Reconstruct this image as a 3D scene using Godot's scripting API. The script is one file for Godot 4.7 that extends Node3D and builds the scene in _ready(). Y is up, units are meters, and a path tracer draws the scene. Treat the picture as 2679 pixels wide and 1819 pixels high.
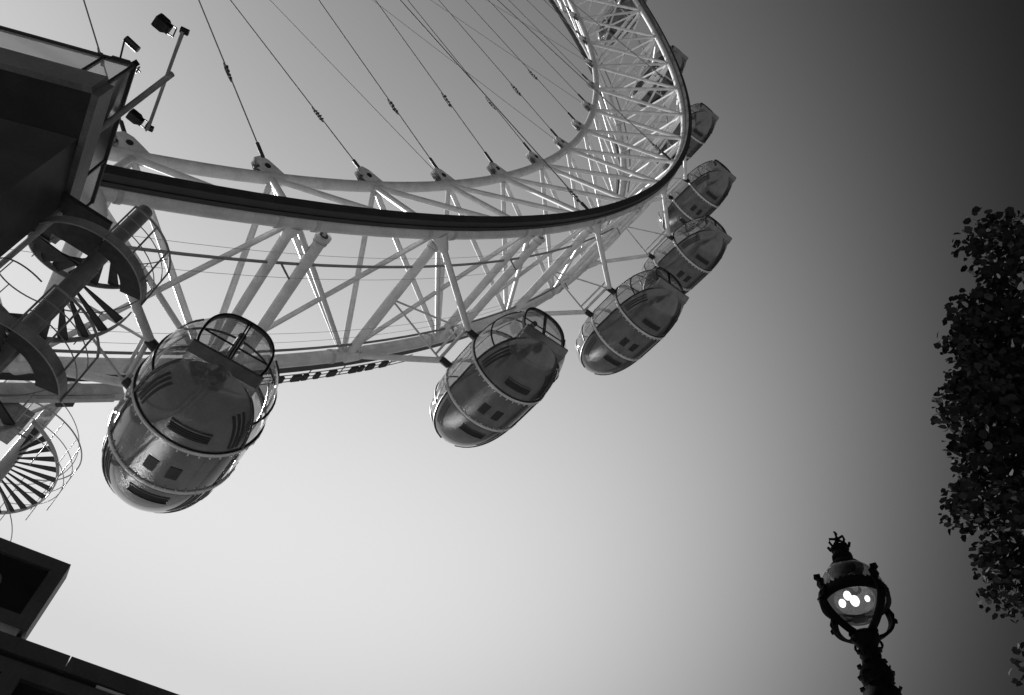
extends Node3D
# A cantilevered observation wheel seen from the riverside walk below it, looking up past its boarding towers.

const HUB_H := 67.0
const PH := 0.664067            # angle of the nearest capsule, from the bottom of the wheel
const STEP := 0.1963495         # 11.25 degrees between capsules
const RO := 60.0                # outer chords
const RI := 53.955              # inner chord
const W := 3.6145               # half the width of the rim
const RM := 62.627              # capsule mounts
const ZM := 0.917
const NA := -0.155              # node at a capsule
const NB := 0.335               # node between two capsules
const K0 := -2.0
const K1 := 10.0

var M := {}
var UNIT_TUBE: CylinderMesh
var UNIT_ROD: CylinderMesh
var UNIT_BOX: BoxMesh
var FLARE: CylinderMesh
var names_used := {}
var rng := RandomNumberGenerator.new()

# ------------------------------------------------------------------ helpers
func numbered(called: String) -> String:
	var n: int = names_used.get(called, 0)
	names_used[called] = n + 1
	return called if n == 0 else "%s_%03d" % [called, n]

func thing(called: String, label: String, category: String, at := Vector3.ZERO, group := "") -> Node3D:
	var o := Node3D.new()
	o.name = numbered(called)
	add_child(o)
	o.position = at
	o.set_meta("label", label)
	o.set_meta("category", category)
	if group != "":
		o.set_meta("group", group)
	return o

func put(parent: Node3D, called: String, mesh: Mesh, m: Material, t := Transform3D.IDENTITY) -> MeshInstance3D:
	var o := MeshInstance3D.new()
	o.name = called
	o.mesh = mesh
	o.material_override = m
	o.cast_shadow = GeometryInstance3D.SHADOW_CASTING_SETTING_ON
	o.transform = t
	parent.add_child(o, true)
	return o

func along(a: Vector3, b: Vector3, r: float, r2 := -1.0) -> Transform3D:
	var y := b - a
	var side := Vector3.UP if absf(y.normalized().y) < 0.93 else Vector3.RIGHT
	var x := y.cross(side).normalized()
	var z := x.cross(y.normalized()).normalized()
	return Transform3D(Basis(x * r, y, z * (r if r2 < 0.0 else r2)), (a + b) * 0.5)

# a straight tube from a to b, in the coordinates of the root (parent sits at parent.position, unturned)
func rod(parent: Node3D, called: String, a: Vector3, b: Vector3, r: float, m: Material, fine := false) -> MeshInstance3D:
	var o := origin_of(parent)
	return put(parent, called, UNIT_TUBE if fine else UNIT_ROD, m, along(a - o, b - o, r))

func bar(parent: Node3D, called: String, a: Vector3, b: Vector3, wx: float, wz: float, m: Material) -> MeshInstance3D:
	var o := origin_of(parent)
	return put(parent, called, UNIT_BOX, m, along(a - o, b - o, wx, wz))

func origin_of(n: Node3D) -> Vector3:
	var p := Vector3.ZERO
	var q: Node = n
	while q != self and q is Node3D:
		if q is MeshInstance3D:
			return p  # children of meshes are laid out with an identity mesh node
		p += (q as Node3D).position
		q = q.get_parent()
	return p

func block(parent: Node3D, called: String, c: Vector3, size: Vector3, m: Material, turn := 0.0) -> MeshInstance3D:
	var b := Basis(Vector3.UP, turn).scaled_local(size)
	return put(parent, called, UNIT_BOX, m, Transform3D(b, c - origin_of(parent)))

func mb() -> SurfaceTool:
	var st := SurfaceTool.new()
	st.begin(Mesh.PRIMITIVE_TRIANGLES)
	return st

func done(st: SurfaceTool) -> ArrayMesh:
	st.generate_normals()
	return st.commit()

func quad(st: SurfaceTool, a: Vector3, b: Vector3, c: Vector3, d: Vector3) -> void:
	for v in [a, b, c, a, c, d]:
		st.add_vertex(v)

func grid(st: SurfaceTool, f: Callable, nu: int, nv: int) -> void:
	var rows := []
	for i in nu + 1:
		var row := PackedVector3Array()
		for j in nv + 1:
			row.append(f.call(float(i) / nu, float(j) / nv))
		rows.append(row)
	for i in nu:
		for j in nv:
			quad(st, rows[i][j], rows[i + 1][j], rows[i + 1][j + 1], rows[i][j + 1])

# closed outline (x, y) swept along a list of frames
func sweep(st: SurfaceTool, outline: PackedVector2Array, frames: Array, smooth: bool, caps := true) -> void:
	st.set_smooth_group(0 if smooth else 4294967295)
	var n := outline.size()
	for i in frames.size() - 1:
		var f: Transform3D = frames[i]
		var g: Transform3D = frames[i + 1]
		for j in n:
			var p := outline[j]
			var q := outline[(j + 1) % n]
			quad(st, f * Vector3(p.x, p.y, 0), f * Vector3(q.x, q.y, 0), g * Vector3(q.x, q.y, 0), g * Vector3(p.x, p.y, 0))
	if caps:
		st.set_smooth_group(4294967295)
		for e in [0, frames.size() - 1]:
			var f: Transform3D = frames[e]
			for j in range(1, n - 1):
				for idx in [0, j, j + 1]:
					st.add_vertex(f * Vector3(outline[idx].x, outline[idx].y, 0))

func circle(r: float, n: int) -> PackedVector2Array:
	var c := PackedVector2Array()
	for i in n:
		c.append(Vector2(cos(TAU * i / n), sin(TAU * i / n)) * r)
	return c

func rect(x0: float, x1: float, y0: float, y1: float) -> PackedVector2Array:
	return PackedVector2Array([Vector2(x0, y0), Vector2(x1, y0), Vector2(x1, y1), Vector2(x0, y1)])

# tube through a list of points
func path_tube(st: SurfaceTool, pts: Array, r: float, n := 8) -> void:
	var frames := []
	for i in pts.size():
		var d: Vector3 = (pts[mini(i + 1, pts.size() - 1)] - pts[maxi(i - 1, 0)]).normalized()
		var up := Vector3.UP if absf(d.y) < 0.9 else Vector3.RIGHT
		var x := up.cross(d).normalized()
		frames.append(Transform3D(Basis(x, d.cross(x).normalized(), d), pts[i]))
	sweep(st, circle(r, n), frames, true)

# profile (radius, height) turned round the y axis
func lathe(st: SurfaceTool, prof: PackedVector2Array, n := 20, c := Vector3.ZERO, a0 := 0.0, a1 := TAU) -> void:
	st.set_smooth_group(0)
	for i in prof.size() - 1:
		for j in n:
			var a := lerpf(a0, a1, float(j) / n)
			var b := lerpf(a0, a1, float(j + 1) / n)
			var p := prof[i]
			var q := prof[i + 1]
			quad(st, c + Vector3(cos(a) * p.x, p.y, sin(a) * p.x), c + Vector3(cos(a) * q.x, q.y, sin(a) * q.x), c + Vector3(cos(b) * q.x, q.y, sin(b) * q.x), c + Vector3(cos(b) * p.x, p.y, sin(b) * p.x))

# vertical prism over a plan outline (x, z)
func prism(st: SurfaceTool, plan: PackedVector2Array, y0: float, y1: float) -> void:
	st.set_smooth_group(4294967295)
	var n := plan.size()
	for i in n:
		var p := plan[i]
		var q := plan[(i + 1) % n]
		quad(st, Vector3(p.x, y0, p.y), Vector3(q.x, y0, q.y), Vector3(q.x, y1, q.y), Vector3(p.x, y1, p.y))
	var t := Geometry2D.triangulate_polygon(plan)
	for y in [y0, y1]:
		for idx in t:
			st.add_vertex(Vector3(plan[idx].x, y, plan[idx].y))

func grey(v: float) -> Color:
	return Color(v, v, v).linear_to_srgb()

# mottled paint: base colour times a computed texture of stains and grain, laid on in world space
func paint(v: float, rough: float, stain := 0.18, metal := 0.0, scale := 0.6, seed_ := 1) -> StandardMaterial3D:
	var m := StandardMaterial3D.new()
	m.albedo_color = grey(v)
	m.roughness = rough
	m.metallic = metal
	if stain > 0.0:
		m.albedo_texture = stain_texture(stain, seed_)
		m.uv1_triplanar = true
		m.uv1_world_triplanar = true
		m.uv1_scale = Vector3.ONE * scale
	return m

var stain_cache := {}
func stain_texture(amount: float, seed_: int) -> ImageTexture:
	var key := "%.2f %d" % [amount, seed_]
	if stain_cache.has(key):
		return stain_cache[key]
	var a := FastNoiseLite.new()
	a.seed = seed_
	a.frequency = 0.012
	a.fractal_octaves = 5
	var b := FastNoiseLite.new()
	b.seed = seed_ + 7
	b.frequency = 0.11
	b.fractal_octaves = 3
	var s := 256
	var ia := a.get_seamless_image(s, s)
	var ib := b.get_seamless_image(s, s)
	var im := Image.create(s, s, false, Image.FORMAT_RGB8)
	for y in s:
		for x in s:
			var v := 1.0 - amount * (0.75 * ia.get_pixel(x, y).r + 0.5 * ib.get_pixel(x, y).r)
			im.set_pixel(x, y, Color(v, v, v))
	stain_cache[key] = ImageTexture.create_from_image(im)
	return stain_cache[key]

func glass(v: float, alpha: float, rough := 0.03) -> StandardMaterial3D:
	var m := StandardMaterial3D.new()
	var c := grey(v)
	c.a = alpha
	m.albedo_color = c
	m.transparency = BaseMaterial3D.TRANSPARENCY_ALPHA
	m.roughness = rough
	m.metallic_specular = 0.5
	m.cull_mode = BaseMaterial3D.CULL_DISABLED
	return m

# a point of the wheel: radius, place along the rim in capsule spacings, distance from the wheel's middle plane
func P(r: float, k: float, z: float) -> Vector3:
	var th := PH + k * STEP
	return Vector3(r * sin(th), HUB_H - r * cos(th), z)

func ring_frames(r: float, z: float, k0: float, k1: float, per := 10) -> Array:
	var fr := []
	var n := int(ceil((k1 - k0) * per))
	for i in n + 1:
		var k := lerpf(k0, k1, float(i) / n)
		var th := PH + k * STEP
		var out := Vector3(sin(th), -cos(th), 0)
		# x: outwards, y: along the axle
		fr.append(Transform3D(Basis(out, Vector3(0, 0, 1), out.cross(Vector3(0, 0, 1))), P(r, k, z)))
	return fr

# ------------------------------------------------------------------ scene
func _ready() -> void:
	rng.seed = 4711
	setup_camera_sky_sun()
	make_materials()
	build_ground()
	build_wheel()
	build_capsules()
	build_near_tower()
	build_stair_near()
	build_far_tower()
	build_sign_and_kiosk()
	build_street_lamp()
	build_tree()

func setup_camera_sky_sun() -> void:
	var cam := Camera3D.new()
	cam.name = "camera"
	add_child(cam)
	cam.transform = Transform3D(Basis(Vector3(0.804787, 0.095819, 0.585779), Vector3(-0.516871, 0.598333, 0.612243), Vector3(-0.291826, -0.795498, 0.531056)), Vector3(40.212, 1.637, 17.750))
	cam.fov = 47.127
	cam.near = 0.05
	cam.far = 4000.0
	cam.current = true
	var az := deg_to_rad(-17.0)
	var el := deg_to_rad(35.0)
	var s := Vector3(sin(az) * cos(el), sin(el), -cos(az) * cos(el))
	var sun := DirectionalLight3D.new()
	sun.name = "sun"
	add_child(sun)
	sun.look_at_from_position(s * 50.0, Vector3.ZERO, Vector3.UP)
	sun.light_energy = 1.6
	sun.light_angular_distance = 0.5
	sun.light_color = Color(1, 1, 1)
	sun.shadow_enabled = true
	# clear sky on black and white film: brightest on the sun side, deepening away from it and towards the zenith, a little murkier low down
	var h := 384
	var im := Image.create(h * 2, h, false, Image.FORMAT_RGBF)
	for y in h:
		var e := PI * 0.5 - PI * (y + 0.5) / h
		for x in h * 2:
			var a := TAU * (x + 0.5) / (h * 2.0)
			var d := Vector3(sin(a) * cos(e), sin(e), -cos(a) * cos(e))
			var g := rad_to_deg(acos(clampf(d.dot(s), -1, 1)))
			var up := maxf(d.y, 0.45) - 0.582
			var v := exp(-0.255 - pow(g / 56.5, 5.4) - 7.3 * up * up) + 0.006
			im.set_pixel(x, y, Color(v, v, v))
	var sm := PanoramaSkyMaterial.new()
	sm.panorama = ImageTexture.create_from_image(im)
	var sky := Sky.new()
	sky.sky_material = sm
	var env := Environment.new()
	env.background_mode = Environment.BG_SKY
	env.sky = sky
	env.background_energy_multiplier = 0.571
	env.ambient_light_source = Environment.AMBIENT_SOURCE_SKY
	env.tonemap_mode = Environment.TONE_MAPPER_LINEAR
	env.tonemap_exposure = 1.75
	env.sdfgi_enabled = true
	env.ssao_enabled = true
	env.ssil_enabled = true
	var we := WorldEnvironment.new()
	we.name = "world_environment"
	we.environment = env
	add_child(we)

func make_materials() -> void:
	UNIT_TUBE = CylinderMesh.new()
	UNIT_TUBE.top_radius = 1.0
	UNIT_TUBE.bottom_radius = 1.0
	UNIT_TUBE.height = 1.0
	UNIT_TUBE.radial_segments = 24
	UNIT_TUBE.rings = 1
	UNIT_ROD = UNIT_TUBE.duplicate()
	UNIT_ROD.radial_segments = 12
	UNIT_BOX = BoxMesh.new()
	UNIT_BOX.size = Vector3.ONE
	FLARE = UNIT_TUBE.duplicate()
	FLARE.top_radius = 0.5
	M.white = paint(0.80, 0.38, 0.22, 0.0, 0.35, 3)
	M.white2 = paint(0.68, 0.42, 0.26, 0.0, 0.5, 5)
	M.rail = paint(0.055, 0.45, 0.3, 0.0, 0.6, 6)
	M.cable = paint(0.2, 0.8, 0.2, 0.0, 1.0, 9)
	M.pipe = paint(0.26, 0.7, 0.25, 0.0, 1.0, 10)
	M.dark = paint(0.03, 0.6, 0.3, 0.0, 1.0, 11)
	M.black = paint(0.012, 0.4, 0.3, 0.0, 1.3, 12)
	M.hull = paint(0.17, 0.13, 0.3, 0.3, 0.45, 21)
	M.hull.clearcoat_enabled = true
	M.hull.clearcoat = 0.7
	M.hull.clearcoat_roughness = 0.06
	M.ring = paint(0.7, 0.25, 0.15, 0.15, 0.9, 23)
	M.vent = paint(0.012, 0.6, 0.2, 0.0, 2.0, 24)
	M.pane = glass(0.2, 0.38)
	M.floor = paint(0.10, 0.6, 0.3, 0.0, 1.0, 31)
	M.seat = paint(0.16, 0.5, 0.2, 0.0, 1.0, 33)
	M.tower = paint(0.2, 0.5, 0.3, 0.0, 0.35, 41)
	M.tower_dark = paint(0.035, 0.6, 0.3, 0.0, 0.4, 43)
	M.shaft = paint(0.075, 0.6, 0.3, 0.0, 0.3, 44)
	M.stair = paint(0.38, 0.5, 0.3, 0.0, 0.8, 45)
	M.tread = paint(0.06, 0.7, 0.4, 0.0, 1.2, 47)
	M.panel_frost = glass(0.45, 0.5, 0.5)
	M.panel_clear = glass(0.25, 0.30, 0.1)
	M.panel_dark = glass(0.05, 0.90, 0.15)
	M.kiosk = paint(0.11, 0.5, 0.25, 0.0, 0.7, 51)
	M.kiosk_panel = paint(0.02, 0.35, 0.3, 0.0, 0.7, 53)
	M.trim = paint(0.7, 0.4, 0.1, 0.0, 1.0, 55)
	M.iron = paint(0.006, 0.75, 0.4, 0.0, 3.0, 61)
	M.iron.metallic_specular = 0.25
	M.globe = glass(0.02, 0.5, 0.02)
	M.leaf = StandardMaterial3D.new()
	M.leaf.albedo_color = Color(1, 1, 1)
	M.leaf.roughness = 0.8
	M.leaf.metallic_specular = 0.2
	M.leaf.cull_mode = BaseMaterial3D.CULL_DISABLED
	M.leaf.vertex_color_use_as_albedo = true
	M.bark = paint(0.13, 0.9, 0.6, 0.0, 1.4, 71)

func structure(called: String, mesh: Mesh, m: Material, t := Transform3D.IDENTITY) -> MeshInstance3D:
	var o := put(self, called, mesh, m, t)
	o.set_meta("kind", "structure")
	return o

func build_ground() -> void:
	var paving := paint(0.42, 0.85, 0.4, 0.0, 0.25, 81)
	var walk := PlaneMesh.new()
	walk.size = Vector2(1600, 800)
	structure("promenade", walk, paving, Transform3D(Basis.IDENTITY, Vector3(0, 0, 409.0)))
	var quay := BoxMesh.new()
	quay.size = Vector3(1600, 5.2, 0.8)
	structure("embankment_wall", quay, paint(0.3, 0.8, 0.4, 0.0, 0.3, 83), Transform3D(Basis.IDENTITY, Vector3(0, -2.1, 8.6)))
	var river := PlaneMesh.new()
	river.size = Vector2(1600, 900)
	var wm := StandardMaterial3D.new()
	wm.albedo_color = grey(0.12)
	wm.roughness = 0.16
	wm.metallic_specular = 0.5
	var n := FastNoiseLite.new()
	n.seed = 5
	n.frequency = 0.03
	n.fractal_octaves = 4
	var ni := n.get_seamless_image(512, 512)
	ni.bump_map_to_normal_map(4.0)
	wm.normal_enabled = true
	wm.normal_texture = ImageTexture.create_from_image(ni)
	wm.normal_scale = 0.8
	wm.uv1_triplanar = true
	wm.uv1_world_triplanar = true
	wm.uv1_scale = Vector3.ONE * 0.12
	structure("river", river, wm, Transform3D(Basis.IDENTITY, Vector3(0, -4.0, -441.8)))

# ------------------------------------------------------------------ the wheel
func build_wheel() -> void:
	var w := thing("ferris_wheel", "giant white lattice rim with spoke cables and a dark curved drive rail", "ferris wheel")
	for c in [[RO, W, 0.27], [RO, -W, 0.27], [RI, 0.0, 0.25]]:
		var st := mb()
		sweep(st, circle(c[2], 18), ring_frames(c[0], c[1], K0, K1), true)
		put(w, "inner_chord" if c[0] == RI else "outer_chord", done(st), M.white)
	for s in [1.0, -1.0]:
		var st := mb()
		var fr := ring_frames(RO, W * s, K0, K1)
		# rail: web, running flange and a groove between them
		sweep(st, rect(-0.16, 0.16, s * 0.25, s * 0.40), fr, false)
		sweep(st, rect(-0.22, 0.12, s * 0.415, s * 0.66), fr, false)
		sweep(st, rect(-0.05, 0.05, s * 0.39, s * 0.43), fr, false)
		put(w, "drive_rail", done(st), M.rail)
		# service pipe along the outer face
		st = mb()
		sweep(st, circle(0.05, 8), ring_frames(RO + 0.05, 1.8 if s > 0 else -2.85, K0, K1), true)
		put(w, "service_pipe", done(st), M.pipe)
		st = mb()
		sweep(st, circle(0.007, 5), ring_frames(RO + 0.1, 2.3 * s, K0, K1), true)
		sweep(st, circle(0.007, 5), ring_frames(RO + 0.35, 1.45 * s, K0, K1), true)
		put(w, "control_wire", done(st), M.cable)
	var plate := gusset_mesh()
	for i in range(int(K0), int(K1)):
		for half in 2:
			var kn: float = i + (NA if half == 0 else NB)            # node on the outer chords
			var kp: float = i + (NB - 1.0 if half == 0 else NA)      # the node before it
			var ki: float = i + (0.146 if half == 0 else 0.646)      # inner node past it
			var near := P(RO, kn, W)
			var far := P(RO, kn, -W)
			# splice collars on the outer chords
			for e in [-0.055, 0.055]:
				for s in [1.0, -1.0]:
					rod(w, "splice_collar", P(RO, kn + e - 0.006, W * s), P(RO, kn + e + 0.006, W * s), 0.3, M.white2, true)
			# cross tube with a bolted flange at each end
			var kc: float = kn + (0.012 if half == 0 else 0.1)
			var ct := rod(w, "cross_tube", P(RO + 0.1, kc, W - 0.42), P(RO + 0.1, kc, -W + 0.3), 0.2, M.white, true)
			ct.set_meta("detail", 1)
			rod(w, "flange", P(RO + 0.1, kc, W - 0.40), P(RO + 0.1, kc, W - 0.52), 0.26, M.white2, true)
			rod(w, "flange", P(RO + 0.1, kc, W - 0.62), P(RO + 0.1, kc, W - 0.70), 0.24, M.white2, true)
			rod(w, "tube_cap", P(RO + 0.1, kc, W - 0.40), P(RO + 0.1, kc, W - 0.385), 0.15, M.dark)
			bar(w, "clevis", P(RO + 0.1, kc, W - 0.39), P(RO + 0.05, kc, W - 0.2), 0.1, 0.2, M.white2)
			if half == 1:
				rod(w, "cross_tube", near, far, 0.17, M.white, true)
			# crossed braces of the outer face
			rod(w, "diagonal_brace", P(RO, kp, W), far, 0.1, M.white)
			rod(w, "diagonal_brace", near, P(RO - 0.05, kp, -W), 0.095, M.white)
			# web from the inner chord to the outer chords
			for s in [1.0, -1.0]:
				rod(w, "web_strut", P(RI, ki, 0), P(RO, kn, W * s), 0.125, M.white)
				var kx: float = i + (NB if half == 0 else 1.0 + NA)
				rod(w, "web_strut", P(RI, ki, 0), P(RO, kx, W * s), 0.125, M.white)
				# flared gusset where the arm leaves the outer chord
				var tip := P(RM, i, ZM * s) if half == 0 else P(RO, kn, -W * s)
				var base := P(RO, kn, W * s)
				var dir := (tip - base).normalized()
				put(w, "gusset", FLARE, M.white, along(base + dir * 0.1, base + dir * 0.75, 0.33))
				if half == 0:
					rod(w, "capsule_arm", base, tip, 0.125, M.white, true)
					rod(w, "stay_rod", P(RO + 0.1, kc, 0), P(RM - 0.1, i - 0.01, ZM * s), 0.04, M.white2)
				else:
					# hooks that carry the service pipe
					var z: float = 1.8 if s > 0 else -2.85
					rod(w, "pipe_bracket", P(RO + 0.05, kn + 0.03, z), P(RO + 0.5, kn + 0.05, z - 0.25), 0.035, M.cable)
			if half == 0:
				rod(w, "mount_bar", P(RM - 0.15, i, ZM), P(RM - 0.15, i, -ZM), 0.07, M.white2)
				rod(w, "mount_bar", P(RM - 0.42, i, ZM + 0.05), P(RM - 0.42, i, -ZM - 0.05), 0.05, M.white2)
			# gusset plate with its pin, clamp and spoke cable
			var th := PH + ki * STEP
			var out := Vector3(sin(th), -cos(th), 0)
			var tang := Vector3(cos(th), sin(th), 0)
			put(w, "gusset_plate", plate, M.white, Transform3D(Basis(tang, -out, tang.cross(-out)), P(RI, ki, 0)))
			rod(w, "pin", P(RI - 0.55, ki, 0.19), P(RI - 0.55, ki, -0.19), 0.125, M.dark)
			var zs := [7.0]
			var key := int(round(ki * 2.0 - 0.292))
			match key:
				0: zs = [2.5]
				1: zs = [8.0]
				2: zs = [-2.0]
				3: zs = [5.0, -4.0]
				4: zs = [7.5]
				_: zs = [6.5] if key % 2 == 1 else [6.5, -5.0]
			for zh in zs:
				var a := P(RI - 1.0, ki, 0.02 * zh)
				var b := Vector3(0, HUB_H, zh)
				var d := (b - a).normalized()
				b -= d * 1.5
				var main: bool = zh == zs[0]
				rod(w, "spoke_cable", a, b, 0.029 if main else 0.017, M.cable)
				if main:
					rod(w, "cable_socket", a, a + d * 0.7, 0.075, M.dark)
					if key > 7:
						continue
					var cl := a + d * (3.6 + 0.3 * sin(key * 2.1))
					var cm := clamp_mesh(key)
					put(w, "cable_clamp", cm, M.dark, along(cl, cl + d * 0.9, 1.0).orthonormalized())
	# rotation cables that run to the near chord
	for kr in [1.9, 3.35, 4.9]:
		var a := P(RO - 0.4, kr, W - 0.2)
		var b := Vector3(0, HUB_H, 4.0)
		var d := (b - a).normalized()
		rod(w, "spoke_cable", a, b - d * 1.5, 0.034, M.cable)
		rod(w, "cable_socket", a, a + d * 0.8, 0.08, M.dark)
		put(w, "cable_clamp", clamp_mesh(int(kr * 10)), M.dark, along(a + d * 0.9, a + d * 1.8, 1.0).orthonormalized())
	# hub spindle, far above the frame
	var st := mb()
	lathe(st, PackedVector2Array([Vector2(0, -11), Vector2(1.4, -11), Vector2(1.4, -7), Vector2(2.2, -6.8), Vector2(2.2, 6.8), Vector2(1.4, 7), Vector2(1.4, 11), Vector2(0, 11)]), 28)
	put(w, "hub", done(st), M.white, Transform3D(Basis(Vector3(1, 0, 0), PI / 2), Vector3(0, HUB_H, 0)))
	# lamp boxes in a row under the far chord
	for kb in [0.63, 0.70, 0.735, 0.785, 0.85, 0.95, 0.985, 1.03, 1.1]:
		var c := P(RO + 0.1, kb, -W - 1.15)
		var th: float = PH + kb * STEP
		var b := Basis(Vector3(cos(th), sin(th), 0), Vector3(-sin(th), cos(th), 0), Vector3(0, 0, 1))
		var f := 0.42 if int(kb * 1000) % 2 == 0 else 0.24
		put(w, "lamp_box", UNIT_BOX, M.dark, Transform3D(b.scaled_local(Vector3(f, 0.1, 0.34)), c))
	for zz in [-0.95, -1.18, -1.4]:
		st = mb()
		sweep(st, circle(0.022, 6), ring_frames(RO + 0.05, -W + zz, 0.5, 1.25), true)
		put(w, "lamp_cable", done(st), M.cable)
	for kb in [0.55, 0.75, 0.9, 1.15]:
		rod(w, "lamp_bracket", P(RO, kb, -W - 0.3), P(RO, kb, -W - 1.45), 0.03, M.white2)

func gusset_mesh() -> ArrayMesh:
	# two plates with a bevelled nose; x: along the rim, y: towards the hub
	var st := mb()
	var o := PackedVector2Array([Vector2(-0.62, -0.1), Vector2(0.75, -0.1), Vector2(0.42, 0.55), Vector2(0.22, 0.92), Vector2(-0.05, 1.12), Vector2(-0.4, 0.98), Vector2(-0.36, 0.5)])
	for z in [-0.15, 0.06]:
		sweep(st, o, [Transform3D(Basis.IDENTITY, Vector3(0, 0, z)), Transform3D(Basis.IDENTITY, Vector3(0, 0, z + 0.09))], false)
	sweep(st, rect(-0.3, 0.1, 0.72, 0.98), [Transform3D(Basis.IDENTITY, Vector3(0, 0, -0.06)), Transform3D(Basis.IDENTITY, Vector3(0, 0, 0.06))], false)
	return done(st)

func clamp_mesh(key: int) -> ArrayMesh:
	# a lump of clips and shackles on the cable; y runs along it
	var r := RandomNumberGenerator.new()
	r.seed = 100 + key
	var st := mb()
	for j in 4:
		var y := -0.4 + 0.18 * j
		var e := r.randf_range(0.035, 0.07)
		var fr := []
		for t in [0.0, 1.0]:
			fr.append(Transform3D(Basis(Vector3(1, 0, 0), Vector3(0, 0, 1), Vector3(0, -1, 0)), Vector3(r.randf_range(-0.05, 0.07), y + t * 0.11, 0)))
		sweep(st, rect(-e, e, -0.05, 0.05), fr, false)
	path_tube(st, [Vector3(0.05, -0.5, 0), Vector3(0.11, -0.2, 0.03), Vector3(0.1, 0.2, 0), Vector3(0.04, 0.5, 0)], 0.02, 5)
	return done(st)

# ------------------------------------------------------------------ capsules
const CUT := -0.88
const CAP_R := 64.5
const CAP_DK := 0.073

func cap_r(z: float) -> float:
	return 1.73 * sqrt(maxf(0.0, 1.0 - pow(absf(z) / 3.6, 3.0)))

func cap_edge(z: float) -> float:
	# angle from straight down at which the hull gives way to glass
	var r := cap_r(z)
	return PI if r <= -CUT else acos(clampf(-CUT / r, -1.0, 1.0))

func on_hull(z: float, phi: float, off := 0.0) -> Vector3:
	var r := cap_r(z) + off
	return Vector3(r * sin(phi), -r * cos(phi), z)

func hull_piece(z0: float, z1: float, a0: float, a1: float, nz: int, na: int) -> ArrayMesh:
	# a0, a1: shares of the width between the two lower window frames
	var st := mb()
	grid(st, func(u, v):
		var z := lerpf(z0, z1, u)
		var e := minf(cap_edge(z), PI * 0.98)
		return on_hull(z, lerpf(a0, a1, v) * e), nz, na)
	return done(st)

func patch(st: SurfaceTool, z0: float, z1: float, a0: float, a1: float, off: float, nz := 4, na := 4) -> void:
	st.set_smooth_group(0)
	grid(st, func(u, v): return on_hull(lerpf(z0, z1, u), lerpf(a0, a1, v), off), nz, na)
	st.set_smooth_group(4294967295)
	for e in [[z0, z0, a0, a1], [z1, z1, a0, a1], [z0, z1, a0, a0], [z0, z1, a1, a1]]:
		grid(st, func(u, v): return on_hull(lerpf(e[0], e[1], u), lerpf(e[2], e[3], u), lerpf(-0.01, off, v)), 4, 1)

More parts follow.
